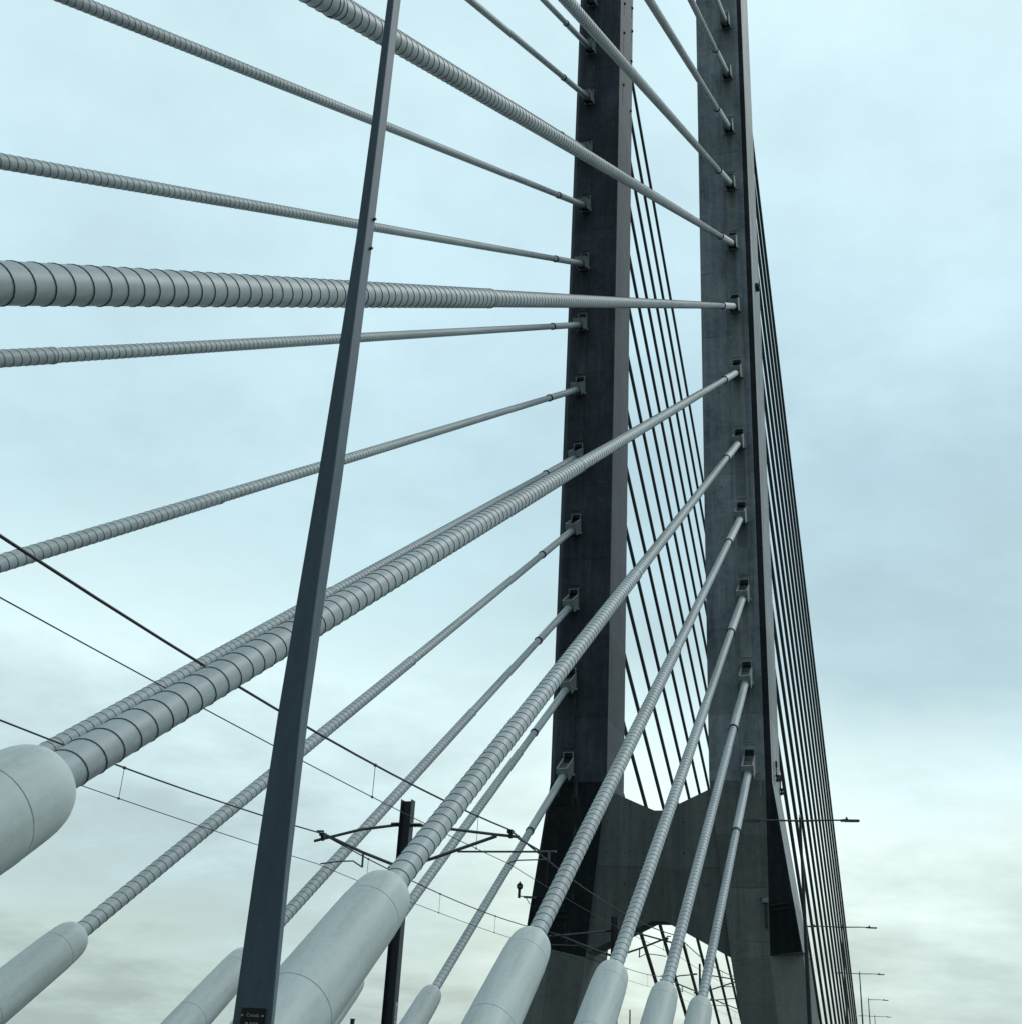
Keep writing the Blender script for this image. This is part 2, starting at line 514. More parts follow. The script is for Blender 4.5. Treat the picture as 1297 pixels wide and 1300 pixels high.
def stay(X, k, label, group):
    zk = Z0 - DZ * k
    L = (zk - DECK) * S / SIN                      # deck to the mast socket
    yd = YM - (zk - DECK) / TAN
    root = empty('stay_cable', P(X, yd, DECK), aim((0, math.cos(AL), SIN)))
    tag(root, label, 'stay cable', group)
    pipe = link('anchor_pipe', PIPE, M['pipe'], root)
    link('seam_flange', SEAM, M['pipe'], pipe)
    nr = link('neck_ring', NECKRING, M['duct'], pipe)
    nr.location = (0, 0, L_NECK)
    pipe.location = (0, 0, NECK_OFF.get((X == XN, k), 0.0))
    top = L - SLEEVE
    if top > L_STEP:
        lo = link('lower_duct', LOWER, [M['duct'], M['bead']], root)
        lo.location = (0, 0, L_NECK - 0.3)
        c = link('step_collar', COLLAR, M['duct'], lo)
        c.location = (0, 0, L_STEP - L_NECK + 0.3)
        if ('u', k) not in _cache:
            _cache[('u', k)] = helix_mesh('upper_duct', top - L_STEP + 0.35, 0.203)
        up = link('upper_duct', _cache[('u', k)], [M['duct'], M['bead']], root)
        up.location = (0, 0, L_STEP - 0.15)
    else:
        if ('l', k) not in _cache:
            _cache[('l', k)] = helix_mesh('lower_duct', top - L_NECK + 0.5, 0.212)
        lo = link('lower_duct', _cache[('l', k)], [M['duct'], M['bead']], root)
        lo.location = (0, 0, L_NECK - 0.3)
    sl = link('sleeve', SLV, M['duct'], root)
    sl.location = (0, 0, top)
    rg = link('sleeve_ring', RING, M['rubber'], sl)
    sk = link('socket_collar', SOCK, M['box'], root)
    sk.location = (0, 0, L)
    return root


near_labels = {
    6: 'rightmost pale ribbed stay cable in front, to the lowest anchorage on the right mast',
    5: 'ribbed stay cable second from right in front, to right mast anchorage second above the crossbeam',
    4: 'ribbed stay cable to third lowest anchorage of right mast, steep, rising past the crossbeam centre',
    3: 'stay cable to right mast whose pale pipe covers the left mast foot',
    2: 'thick stay cable whose huge pale pipe fills the bottom beside the tall tapered pole',
    1: 'thick stay cable rising from the pale pipe mouth cut off at the left edge',
    0: 'thick grey stay cable running almost level from left edge to the right mast',
    -1: 'thick ribbed stay cable sloping down from top left, behind the pole top, to right mast',
    -2: 'ribbed stay cable sloping down past the upper left mast to the right mast',
    -3: 'thin stay cable crossing open sky between the two masts near the top',
    -4: 'short piece of stay cable at top edge, to second highest anchorage seen on right mast',
    -5: 'stub of stay cable at the very top anchorage seen on the right mast',
}
far_labels = {
    6: 'stay cable to the lowest anchorage of the left mast, crossing beside the security camera',
    5: 'stay cable to second lowest anchorage of left mast, half hidden behind the thick front pipe',
    4: 'stay cable to third lowest anchorage of left mast, passing behind the catenary post top',
    3: 'stay cable to fourth lowest anchorage of left mast, its pipe mouth low at far left',
    2: 'thinner stay cable running just above the thickest one to the left mast',
    1: 'thin stay cable rising gently from the left edge above the overhead wires to left mast',
    0: 'thin stay cable just under the level thick one, almost level, to left mast',
    -1: 'thin stay cable just above the level thick one, descending gently to left mast',
    -2: 'thin stay cable from top left corner sloping down to the left mast',
    -3: 'thin stay cable mostly hidden behind the thick sloping one, upper left mast',
    -4: 'thin steep stay cable in open sky between the pole top and left mast',
    -5: 'short stay cable piece beside the top of the left mast, second anchorage from top edge',
    -6: 'stay cable end at the uppermost anchorage seen on the left mast, at the top edge',
}
for k in range(6, -6, -1):
    stay(XN, k, near_labels[k], 'front stay cables to the right mast')
for k in range(6, -7, -1):
    stay(XF, k, far_labels[k], 'front stay cables to the left mast')

# ------------------------------------------------------------------ stay cables of the far span
BT, BS = math.tan(AB), math.sin(AB)
for X, z0, lab, grp, nk in ((XN, 12.40, 'right', 'dark stay cables beyond the right mast', 14), (XF, 12.92, 'left', 'dark stay cables beyond the left mast', 15)):
    for k in range(0, nk):
        z = z0 - DZ * k
        L = (z - DECK) * S / BS
        o = empty('stay_cable', P(X, 10.5, z), aim((0, math.cos(AB), -BS)))
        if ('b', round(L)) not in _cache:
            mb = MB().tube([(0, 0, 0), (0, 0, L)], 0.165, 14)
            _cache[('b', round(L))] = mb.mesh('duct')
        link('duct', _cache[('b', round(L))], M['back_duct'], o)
        if k == 0:
            nth = 'outermost'
        else:
            nth = {1: 'second', 2: 'third', 3: 'fourth', 4: 'fifth', 5: 'sixth', 6: 'seventh', 7: 'eighth', 8: 'ninth', 9: 'tenth',
                   10: 'eleventh', 11: 'twelfth', 12: 'thirteenth', 13: 'fourteenth', 14: 'fifteenth', 15: 'sixteenth'}[k]
        if lab == 'right':
            t = f'dark slanting stay cable right of the right mast, {nth} from the open sky'
        else:
            t = f'dark slanting stay cable seen between the masts, {nth} counted from the right mast'
            if k == 13:
                t = 'dark slanting stay cable seen only through the arch, second from its left'
            if k == 14:
                t = 'dark slanting stay cable seen only through the arch, leftmost there'
        tag(o, t, 'stay cable', grp)

# ------------------------------------------------------------------ tower
tower = empty('bridge_tower', P(XC, 10.1, -38 / S))
tag(tower, 'tall twin-masted concrete bridge tower with bow-tie crossbeam and cable anchorages', 'bridge tower')
TL = Vector(tower.location)


def tz(p):
    return p - TL


def mirror(x, left):
    return 2 * XC - x if left else x


# levels: Z, then x/y of inner-front, front-ridge, bevel, outer-back, inner-back (right leg; the left one is its mirror image)
LEV = [
    (14.7, (-1.330, 9.77), (-0.878, 9.77), (-0.836, 9.81), (-0.815, 10.46), (-1.330, 10.46)),
    (2.13, (-1.335, 9.77), (-0.880, 9.77), (-0.830, 9.82), (-0.818, 10.48), (-1.335, 10.48)),
    (0.80, (-1.190, 9.77), (-0.893, 9.77), (-0.654, 9.84), (-0.645, 10.54), (-1.190, 10.54)),
]
LOW = [
    (0.80, (-1.188, 9.765), (-0.895, 9.765), (-0.662, 10.0), (-0.646, 10.56), (-1.188, 10.545)),
    (0.30, (-1.125, 9.765), (-0.852, 9.765), (-0.617, 10.0), (-0.594, 10.56), (-1.125, 10.55)),
    (-0.32, (-1.05, 9.765), (-0.795, 9.765), (-0.558, 10.0), (-0.53, 10.57), (-1.05, 10.56)),
    (-5.0, (-0.55, 9.765), (-0.32, 9.765), (-0.08, 9.835), (-0.05, 10.60), (-0.55, 10.60)),
]


def loft(levels, left, mats_for_face, tilt_from=None):
    mb = MB()
    rings = []
    for li, lv in enumerate(levels):
        z = lv[0]
        ring = []
        for (x, y) in lv[1:]:
            zz = z
            if li == tilt_from:
                zz = 0.79 + 0.187 * (x + 0.9)
            ring.append(tz(P(mirror(x, left), y, zz)))
        rings.append(ring)
    n = 5
    vs = [v for r in rings for v in r]
    for i in range(len(rings) - 1):
        for j in range(n):
            a, b, c, d = i * n + j, i * n + (j + 1) % n, (i + 1) * n + (j + 1) % n, (i + 1) * n + j
            f = (d, c, b, a) if not left else (a, b, c, d)
            mb.add([vs[q] for q in f], [(0, 1, 2, 3)], mats_for_face(i, j))
    top = [vs[j] for j in range(n)]
    bot = [vs[(len(rings) - 1) * n + j] for j in range(n)]
    mb.add(top, [tuple(range(n)) if not left else tuple(reversed(range(n)))], 0)
    mb.add(bot, [tuple(reversed(range(n))) if not left else tuple(range(n))], 0)
    return mb


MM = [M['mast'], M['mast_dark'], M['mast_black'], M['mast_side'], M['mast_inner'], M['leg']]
# face j: 0 front, 1 bevel, 2 outer side, 3 back, 4 inner side


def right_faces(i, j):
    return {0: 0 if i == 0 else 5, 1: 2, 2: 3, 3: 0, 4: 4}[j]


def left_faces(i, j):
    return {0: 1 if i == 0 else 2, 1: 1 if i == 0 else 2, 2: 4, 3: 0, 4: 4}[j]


def low_faces(i, j):
    return 0


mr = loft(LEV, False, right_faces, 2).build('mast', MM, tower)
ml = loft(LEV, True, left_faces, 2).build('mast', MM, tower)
ml['label'] = 'darker left mast'
lr = loft(LOW, False, low_faces, 0).build('leg', [M['pedestal']], tower)
ll = loft(LOW, True, low_faces, 0).build('leg', [M['pedestal']], tower)
for m_ in (mr, ml, lr, ll):
    bv = m_.modifiers.new('soft_edges', 'BEVEL')
    bv.width = 0.05
    bv.segments = 2
    bv.limit_method = 'ANGLE'
    bv.angle_limit = R(12)
    m_.data.validate()
    bm = bmesh.new()
    bm.from_mesh(m_.data)
    bmesh.ops.remove_doubles(bm, verts=bm.verts, dist=0.001)
    bm.to_mesh(m_.data)
    bm.free()

# lining panels between the anchorages, and the ribs that frame them
for left, mast_ob, X in ((False, mr, XN), (True, ml, XF)):
    for k in range(-9, 6):
        za, zb = Z0 - DZ * k, Z0 - DZ * (k + 1)
        a = tz(P(X - 0.046, 9.77, zb + 0.25))
        b = tz(P(X + 0.046, 9.77, za + 0.02))
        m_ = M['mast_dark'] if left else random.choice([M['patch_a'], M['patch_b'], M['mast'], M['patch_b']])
        MB().box(((a.x + b.x) / 2, a.y - 0.012, (a.z + b.z) / 2), (b.x - a.x, 0.06, b.z - a.z - 0.2)).build('lining_panel', m_, mast_ob)
    for sx in (-0.078, 0.078):
        a, b = tz(P(X + sx, 9.77, 2.0)), tz(P(X + sx, 9.77, 14.6))
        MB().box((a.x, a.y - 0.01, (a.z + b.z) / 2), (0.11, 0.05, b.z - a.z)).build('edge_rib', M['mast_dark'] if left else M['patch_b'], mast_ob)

# crossbeam, bow-tie shaped, folded along its middle
top = [(-2.200, 2.078), (-2.155, 2.052), (-1.90, 1.945), (-1.80, 1.905), (-1.727, 1.905), (-1.62, 1.945), (-1.372, 2.052), (-1.327, 2.078)]
botm = [(-2.337, 0.775), (-2.10, 0.893), (-1.90, 0.993), (-1.82, 1.032), (-1.707, 1.032), (-1.627, 0.993), (-1.427, 0.893), (-1.190, 0.775)]
cb = MB()
nn = len(top)


def fy(x):
    return 9.80 + 0.05 * max(0.0, 1 - abs(x - XC) / 0.42)


vs = []
for (x, z), (x2, z2) in zip(top, botm):
    vs += [tz(P(x, fy(x), z)), tz(P(x2, fy(x2), z2)), tz(P(x, 10.12, z)), tz(P(x2, 10.12, z2))]
for i in range(nn - 1):
    a, b = i * 4, (i + 1) * 4
    cb.add(vs, [(a + 1, b + 1, b, a)], 0)
    cb.add(vs, [(a + 2, b + 2, b + 3, a + 3)], 0)
    cb.add(vs, [(a, b, b + 2, a + 2)], 0)
    cb.add(vs, [(a + 3, b + 3, b + 1, a + 1)], 1)
bo = cb.build('crossbeam', [M['crossbeam'], M['soffit']], tower)
bm = bmesh.new()
bm.from_mesh(bo.data)
bmesh.ops.remove_doubles(bm, verts=bm.verts, dist=0.001)
loose = [v for v in bm.verts if not v.link_faces]
bmesh.ops.delete(bm, geom=loose, context='VERTS')
bmesh.ops.recalc_face_normals(bm, faces=bm.faces)
bm.to_mesh(bo.data)
bm.free()

# ------------------------------------------------------------------ anchor boxes on the masts
OUT = 1.2


def anchor_meshes():
    hw = 0.375
    side = [(0.0, 0.35), (1.2, -0.41), (1.62, -0.04), (1.76, 0.30), (0.0, 1.42)]
    sb = MB()
    n = len(side)
    for sx in (-1, 1):
        x0, x1 = sx * hw, sx * (hw - 0.06)
        v = [(x0, -o, z) for o, z in side] + [(x1, -o, z) for o, z in side]
        f = [tuple(range(n)), tuple(reversed(range(n, 2 * n)))] + [(i, (i + 1) % n, n + (i + 1) % n, n + i) for i in range(n)]
        sb.add(v, f)
        sb.bar((sx * (hw - 0.03), -1.76, 0.31), (sx * (hw - 0.03), -0.03, 1.43), 0.10, 0.05, 0, (0, 1, 1))
    sb.box((0, -0.07, 0.25), (0.94, 0.16, 0.15))
    # sloping floor between the cheeks
    d0, d1 = Vector((0, -1.56, 0.12)), Vector((0, -0.02, 1.08))
    sb.bar(d0, d1, 2 * hw - 0.13, 0.05, 1, (0, 1, 1))
    for t in (0.25, 0.5, 0.75):
        c_ = d0.lerp(d1, t)
        sb.box(c_ + Vector((0, 0, 0.04)), (2 * hw - 0.14, 0.05, 0.05), 0)
    body = sb.mesh('anchor_box')
    pl = MB()
    rot = Matrix.Rotation(-(math.pi / 2 - AL) + math.pi / 2, 3, 'X')
    # bearing plate square to the cable
    d = Vector((0, math.cos(AL), SIN))
    u = Vector((0, -SIN, math.cos(AL)))
    c = Vector((0, -1.66, 0.14))
    v = []
    for t in (-0.03, 0.10):
        for sx, su in ((-1, -0.19), (1, -0.19), (1, 0.19), (-1, 0.19)):
            v.append(c + Vector((sx * (hw + 0.02), 0, 0)) + u * su + d * t)
    pl.add(v, [(0, 1, 2, 3), (7, 6, 5, 4)] + [(i, 4 + i, 4 + (i + 1) % 4, (i + 1) % 4) for i in range(4)])
    e0 = Vector((0, -1.2, 0.0))
    pl.tube([e0, e0 + d * 1.0], 0.23, 18)
    plate = pl.mesh('bearing_plate')
    gd = MB()
    gd.box((0, -0.03, 1.59), (0.58, 0.05, 0.28), 1)
    for x in (-0.32, 0.32):
        gd.box((x, -0.10, 1.58), (0.05, 0.16, 0.36), 0)
    gd.box((0, -0.10, 1.77), (0.69, 0.16, 0.05), 0)
    for x in (-0.20, -0.07, 0.07, 0.20):
        gd.box((x, -0.20, 1.53), (0.05, 0.30, 0.28), 1)
    guard = gd.mesh('comb_guard')
    return body, plate, guard


AB_, AP_, AG_ = anchor_meshes()
for X, ks in ((XN, range(-9, 7)), (XF, range(-9, 7))):
    for k in ks:
        zk = Z0 - DZ * k
        o = link('anchor_box', AB_, [M['box'], M['box_floor']], tower)
        o.location = tz(P(X, 9.77, zk))
        link('bearing_plate', AP_, M['box'], o)
        link('comb_guard', AG_, [M['box'], M['box_dark']], o)

# weep holes with dark streaks on the inner face of the left mast
wh = [(9.962, 11.315, .16), (10.39, 11.70, .15), (9.967, 10.855, .3), (10.407, 11.336, .16), (10.385, 10.829, .1), (9.971, 10.061, .29), (10.377, 10.05, .26)]
for y, z, dl in wh:
    hb = MB()
    c = tz(P(-2.195, y, z))
    pts = [(0.022, c.y + 0.32 * math.cos(a), c.z + 0.2 * math.sin(a)) for a in [i * math.pi / 6 for i in range(12)]]
    k0 = [(c.x + 0.024, p[1], p[2]) for p in pts]
    hb.add(k0 + [(c.x - 0.02, p[1], p[2]) for p in pts], [tuple(range(12))] + [(i, 12 + i, 12 + (i + 1) % 12, (i + 1) % 12) for i in range(12)])
    hb.box((c.x + 0.004, c.y, c.z - dl * S / 2), (0.03, 0.26, dl * S))
    hb.box((c.x + 0.06, c.y, c.z + 0.05), (0.16, 0.16, 0.16))
    hb.build('weep_hole', M['box_dark'], tower)

# conduit and junction box on the front of the right leg
cd = MB()
c = tz(P(-0.915, 9.765, 1.187))
cd.box((c.x, c.y - 0.08, c.z + 0.05), (0.34, 0.18, 0.24), 0)
cd.box((c.x - 0.22, c.y - 0.08, c.z + 0.16), (0.2, 0.1, 0.06), 1)
cd.box((c.x + 0.02, c.y - 0.04, c.z - 0.85), (0.11, 0.09, 1.5), 1)
cd.build('junction_box', [M['mast'], M['box_dark']], tower)
cd = MB()
a = tz(P(-0.885, 9.775, 1.16))
b = tz(P(-0.735, 9.813, 1.19))
cd.bar(a + Vector((0, -0.06, 0)), b + Vector((0, -0.06, 0)), 0.05, 0.05)
cd.bar(a + Vector((0, -0.06, -0.3)), b + Vector((0, -0.06, -0.3)), 0.04, 0.04)
cd.build('conduit', M['box_dark'], tower)
# lower-left wall conduit on the dark foot of the left mast
cd = MB()
for dx, dz in ((0, 0), (0.03, -0.05)):
    a = tz(P(-2.80 + dx, 9.768, 1.12 + dz))
    b = tz(P(-2.50, 9.766, 1.08 + dz))
    cd.bar(a + Vector((0, -0.05, 0)), b + Vector((0, -0.05, 0)), 0.05, 0.05)
cd.build('conduit', M['box_dark'], tower)
# pale drip stains at the foot of the left mast: splashes of lime with a shape of their own
# ------------------------------------------------------------------ small fittings hung on the tower
# floodlight bracket pairs on the outer side of the right mast
for (y, z), lab in (((10.03, 2.30), 'small black floodlight bracket on the pale side of right mast, upper one'),
                    ((10.42, 2.27), 'small black floodlight bracket on the pale side of right mast, lower one nearer the cables')):
    base = P(-0.822, y, z)
    root = empty('floodlight', base)
    tag(root, lab, 'floodlight', 'floodlights on the tower side')
    fr = MB()
    for dz in (0.30, -0.02):
        fr.box((0.10, 0, dz), (0.10, 0.42, 0.05))
    for dy in (-0.20, 0.20):
        fr.box((0.10, dy, 0.14), (0.10, 0.05, 0.36))
    for dy in (-0.06, 0.08):
        fr.box((0.08, dy, -0.32), (0.06, 0.04, 0.6))
    fr.build('bracket', M['box_dark'], root)
    hd = MB()
    hd.box((0.16, 0, -0.66), (0.26, 0.34, 0.14), 0, Matrix.Rotation(0.4, 3, 'Y'))
    hd.box((0.16, 0.02, -0.92), (0.26, 0.30, 0.14), 0, Matrix.Rotation(-0.3, 3, 'Y'))
    hd.box((0.12, 0, -0.79), (0.10, 0.10, 0.3), 0)
    hd.build('lamp_head', M['box_dark'], root)
root = empty('aviation_light', P(-0.822, 10.1, 7.17))
tag(root, 'small black box light on pale side of right mast, high up beside sky', 'box light')
b_ = MB().box((0.10, 0, 0), (0.28, 0.60, 0.40))
b_.box((0.10, 0, -0.24), (0.30, 0.46, 0.06))
b_.build('housing', M['box_dark'], root)
g_ = MB().box((0.26, 0, 0.0), (0.04, 0.36, 0.22))
g_.build('lens', M['lamp'], root)

# security camera on an arm at the left edge of the left mast foot
sc = P(-2.83, 9.8, 1.19)
root = empty('security_camera', sc)
root.scale = (0.85, 0.85, 0.85)
tag(root, 'small black dome camera on an arm at left edge of dark mast foot', 'security camera')
a_ = MB().bar((0.55, 0.0, 0.0), (-0.45, 0.0, 0.03), 0.13, 0.16)
a_.bar((-0.3, 0, 0.0), (0.05, 0, -0.5), 0.05, 0.05)
a_.tube([(-0.4, 0, 0.05), (-0.82, 0, 0.10)], 0.04, 8)
a_.build('arm', M['lamp'], root)
d_ = MB().tube([(-0.85, 0, -0.05), (-0.85, 0, 0.62)], 0.11, 12)
d_.build('mount', M['box_dark'], root)
d_ = MB().tube([(-0.83, 0, 0.60), (-0.83, 0, 0.70), (-0.83, 0, 0.74)], [0.14, 0.23, 0.25], 16)
d_.tube([(-0.83, 0, 0.80), (-0.83, 0, 0.92), (-0.83, 0, 1.04), (-0.83, 0, 1.10), (-0.83, 0, 1.2)], [0.25, 0.24, 0.16, 0.06, 0.04], 16)
d_.build('dome', M['box_dark'], root)
d_ = MB().tube([(-0.83, 0, 0.735), (-0.83, 0, 0.805)], 0.24, 16)
d_.build('dome_ring', M['sign_grey'], root)

# ------------------------------------------------------------------ near tapered pole
PX, PY = -0.6 * S, 1.142 * S
root = empty('light_pole', (PX, PY, 0))
tag(root, 'tall tapered blue-grey steel pole close by, crossing the whole picture height', 'light pole')
Hh = 1.76 * S + EYE


POLE = [(1.3968, -4.855, -4.766, -4.770), (1.1709, -4.850, -4.750, -4.752), (0.9684, -4.855, -4.744, -4.743), (0.7861, -4.890, -4.750, -4.738), (0.6207, -4.927, -4.762, -4.747),
        (0.47, -4.970, -4.778, -4.772), (0.332, -5.008, -4.778, -4.790), (0.1652, -5.030, -4.738, -4.782), (0.023, -5.036, -4.690, -4.752), (-0.3125, -5.05, -4.60, -4.70)]


def pole_ring(z):
    u = (z - EYE) / S
    T = POLE[::-1]
    if u >= T[-1][0]:
        k = u - T[-1][0]
        a = T[-1][1] + 0.02 * k, T[-1][2], T[-1][3]
    else:
        i = max(0, max(j for j in range(len(T) - 1) if T[j][0] <= max(u, T[0][0])))
        t = (u - T[i][0]) / (T[i + 1][0] - T[i][0])
        a = tuple(T[i][q] + (T[i + 1][q] - T[i][q]) * t for q in (1, 2, 3))
    l, r_, b_ = (q - PX for q in a)
    dep = 0.17
    ins = max(0.02, r_ - b_)
    mid = (l + r_) / 2
    return [(l, 0, z), (r_, 0, z), (b_, dep, z), (mid + 0.6 * (b_ - mid), dep + 0.05, z), (mid - 0.6 * (b_ - mid), dep + 0.05, z), (l + ins, dep, z)]


mb = MB()
zs = sorted([EYE + q[0] * S for q in POLE]) + [Hh]
rings = [pole_ring(z) for z in zs]
vs = [v for r in rings for v in r]
for i in range(len(zs) - 1):
    for j in range(6):
        mb.add(vs, [(i * 6 + j, i * 6 + (j + 1) % 6, (i + 1) * 6 + (j + 1) % 6, (i + 1) * 6 + j)])
mb.add(vs, [tuple((len(zs) - 1) * 6 + j for j in range(6))])
shaft = mb.build('shaft', M['pole'], root)
bm = bmesh.new()
bm.from_mesh(shaft.data)
bmesh.ops.remove_doubles(bm, verts=bm.verts, dist=0.0005)
bmesh.ops.delete(bm, geom=[v for v in bm.verts if not v.link_faces], context='VERTS')
bm.to_mesh(shaft.data)
bm.free()
bv = shaft.modifiers.new('soft_edges', 'BEVEL')
bv.width = 0.013
bv.segments = 2
bv.limit_method = 'ANGLE'
bv.angle_limit = R(15)
for z in (1.010 * S + EYE, 0.962 * S + EYE):
    rr = pole_ring(z)
    bx = (rr[1][0] + rr[2][0]) / 2
    MB().tube([(rr[2][0] - 0.02, rr[2][1] - 0.02, z), (rr[2][0] + 0.026, rr[2][1] - 0.035, z)], 0.016, 10).build('bolt', M['box_dark'], root)
# plaque on the flat front
pz = EYE + 0.008 * S + 0.082
pq = MB().box((-0.052, -0.012, pz - 0.03), (0.205, 0.014, 0.235)).build('plaque', M['sign_black'], root)


def text(body, size, loc, rot, m, parent, name='lettering', ext=0.002):
    cu = bpy.data.curves.new(name, 'FONT')
    cu.body = body
    cu.size = size
    cu.align_x = 'CENTER'
    cu.align_y = 'CENTER'
    cu.extrude = ext
    cu.resolution_u = 3
    cu.materials.append(m)
    o = bpy.data.objects.new(name, cu)
    me = bpy.data.meshes.new_from_object(o)
    me.materials.clear()
    me.materials.append(m)
    bpy.data.objects.remove(o)
    o = link(name, me, m, parent)
    o.location = loc
    o.rotation_euler = rot
    return o


text('Canada', 0.038, (-0.050, -0.021, pz + 0.035), (R(90), 0, 0), M['sign_grey'], pq)
text('P-C20', 0.044, (-0.052, -0.021, pz - 0.035), (R(90), 0, 0), M['sign_white'], pq)
sc_ = MB()
for x in (-0.142, 0.038):
    sc_.tube([(x, -0.018, pz + 0.032), (x, -0.026, pz + 0.032)], 0.009, 8)
sc_.build('screw', M['sign_grey'], pq)
# head out of the picture, as on the other lamps


def lamp_head(mb, lens, s, x, y, z):
    mb.bar((x - s * 0.62, y, z - 0.02), (x + s * 0.50, y, z - 0.03), 0.30, 0.11, 0, (0, 0, 1))
    mb.bar((x - s * 0.55, y, z - 0.02), (x - s * 0.15, y, z + 0.045), 0.16, 0.12, 0, (0, 0, 1))
    lens.bar((x - s * 0.35, y, z - 0.092), (x + s * 0.42, y, z - 0.098), 0.22, 0.02, 0, (0, 0, 1))


def lamp_top(root, H, arm, sides):
    for s in sides:
        a = MB().tube([(0, 0, H - 0.10), (s * arm * 0.5, 0, H - 0.05), (s * (arm - 0.9), 0, H - 0.06)], [0.06, 0.052, 0.042], 10)
        a.build('arm', M['lamp'], root)
        h, l = MB(), MB()
        lamp_head(h, l, s, s * (arm - 0.5), 0, H - 0.06)
        ho = h.build('lamp_head', M['lamp'], root)
        l.build('lens', M['glass'], ho)
        MB().tube([(s * (arm - 0.75), 0, H - 0.02), (s * (arm - 0.75), 0, H + 0.14)], [0.06, 0.045], 8).build('photocell', M['lamp'], ho)


lamp_top(root, Hh, 3.4, (-1, 1))

# ------------------------------------------------------------------ lamp posts along the road
lamps = [(9.42, 1.752, (-1, 1), 'double-armed street lamp nearest beside right mast, arms against dark leg and sky'),
         (16.63, 1.734, (-1, 1), 'street lamp behind the slanting cables, its right arm showing over the sky'),
         (23.93, 1.690, (-1, 1), 'double-armed street lamp standing just clear of the slanting cables'),
         (30.2, 1.585, (1,), 'single-armed distant street lamp right of the double-armed one'),
         (37.2, 1.52, (-1, 1), 'smallest and farthest double-armed street lamp at the bottom edge')]
for y, zt, sides, lab in lamps:
    root = empty('street_lamp', (-0.6 * S, y * S, 0))
    tag(root, lab, 'street lamp', 'street lamps along the road')
    H = zt * S + EYE
    pr = MB().tube([(0, 0, 0), (0, 0, 0.5), (0, 0, H * 0.5), (0, 0, H + 0.1)], [0.17, 0.155, 0.12, 0.07], 12)
    pr.build('post', M['post'], root)
    MB().tube([(0, 0, H + 0.1), (0, 0, H + 0.28)], [0.05, 0.04], 8).build('cap', M['sign_white'] if y < 20 else M['lamp'], root)
    lamp_top(root, H, 3.5 if y > 10 else 3.5, sides)

# ------------------------------------------------------------------ catenary posts and cantilevers
ZW = lambda z: z * S + EYE
posts = [4.35, 8.19, 12.03, 15.87, 19.71, 23.55, 27.4]
plabels = ['dark steel catenary post with cantilevers, behind the big pale anchor pipe',
           'dark catenary post standing in front of the concrete crossbeam',
           'catenary post seen through the arch under the crossbeam, nearest one',
           'catenary post seen through the arch, farther one by the right leg',
           'distant catenary post hidden among wires beyond the right leg',
           'more distant catenary post beyond the right leg of the tower',
           'farthest catenary post of the row beyond the tower']


def cant_meshes(f):
    """f = +1 with the pull-off arm on the right (as at the first post), -1 mirrored; local x from the post, z from the deck"""
    def q(x, z, y=0.0):
        return (f * (x - XC) * S, y, ZW(z))
    out = []
    # side A: strut rising outward to the messenger clamp
    out.append(('top_tube', MB().tube([q(-1.801, 0.789), q(-1.95, 0.772), q(-2.146, 0.727)], 0.045, 10), M['tube']))
    out.append(('strut', MB().tube([q(-1.794, 0.637), q(-1.935, 0.685), q(-2.095, 0.748)], 0.05, 10), M['tube']))
    out.append(('steady_arm', MB().tube([q(-1.932, 0.684), q(-1.930, 0.628)], 0.035, 8).tube([q(-1.931, 0.630), q(-1.95, 0.640), q(-1.971, 0.652), q(-2.03, 0.650), q(-2.095, 0.642), q(-2.108, 0.640)], 0.022, 8), M['tube']))
    out.append(('messenger_clamp', MB().box(q(-2.112, 0.752), (0.16, 0.22, 0.10)).box(q(-2.112, 0.738), (0.09, 0.10, 0.16)).box(q(-2.125, 0.765), (0.24, 0.06, 0.05)), M['wire']))
    # side B: level registration tube with a drop bracket
    out.append(('top_tube', MB().tube([q(-1.716, 0.789), q(-1.40, 0.754), q(-1.305, 0.745)], 0.045, 10), M['tube']))
    out.append(('strut', MB().tube([q(-1.735, 0.637), q(-1.641, 0.665), q(-1.394, 0.748)], 0.05, 10), M['tube']))
    out.append(('registration_tube', MB().tube([q(-1.545, 0.690), q(-1.161, 0.692)], 0.03, 10).tube([q(-1.311, 0.740), q(-1.227, 0.696)], 0.028, 8), M['tube']))
    out.append(('steady_arm', MB().tube([q(-1.189, 0.692), q(-1.189, 0.656)], 0.035, 8).tube([q(-1.188, 0.664), q(-1.31, 0.660), q(-1.335, 0.653), q(-1.343, 0.645)], 0.02, 8), M['tube']))
    out.append(('messenger_clamp', MB().box(q(-1.34, 0.764), (0.16, 0.22, 0.10)).box(q(-1.34, 0.75), (0.09, 0.10, 0.16)), M['wire']))
    for x0, x1, z, z1 in ((-1.826, -1.787, 0.791, 0.791), (-1.700, -1.740, 0.789, 0.789), (-1.822, -1.790, 0.628, 0.618), (-1.705, -1.737, 0.645, 0.635)):
        a, b = Vector(q(x0, z)), Vector(q(x1, z1))
        ins = MB()
        n = 6
        pts, rs = [], []
        for i in range(n * 2 + 1):
            pts.append(a.lerp(b, i / (n * 2)))
            rs.append(0.075 if i % 2 else 0.04)
        ins.tube(pts, rs, 12)
        out.append(('insulator', ins, M['insulator']))
    return [(n_, m_.mesh(n_), mm) for n_, m_, mm in out]


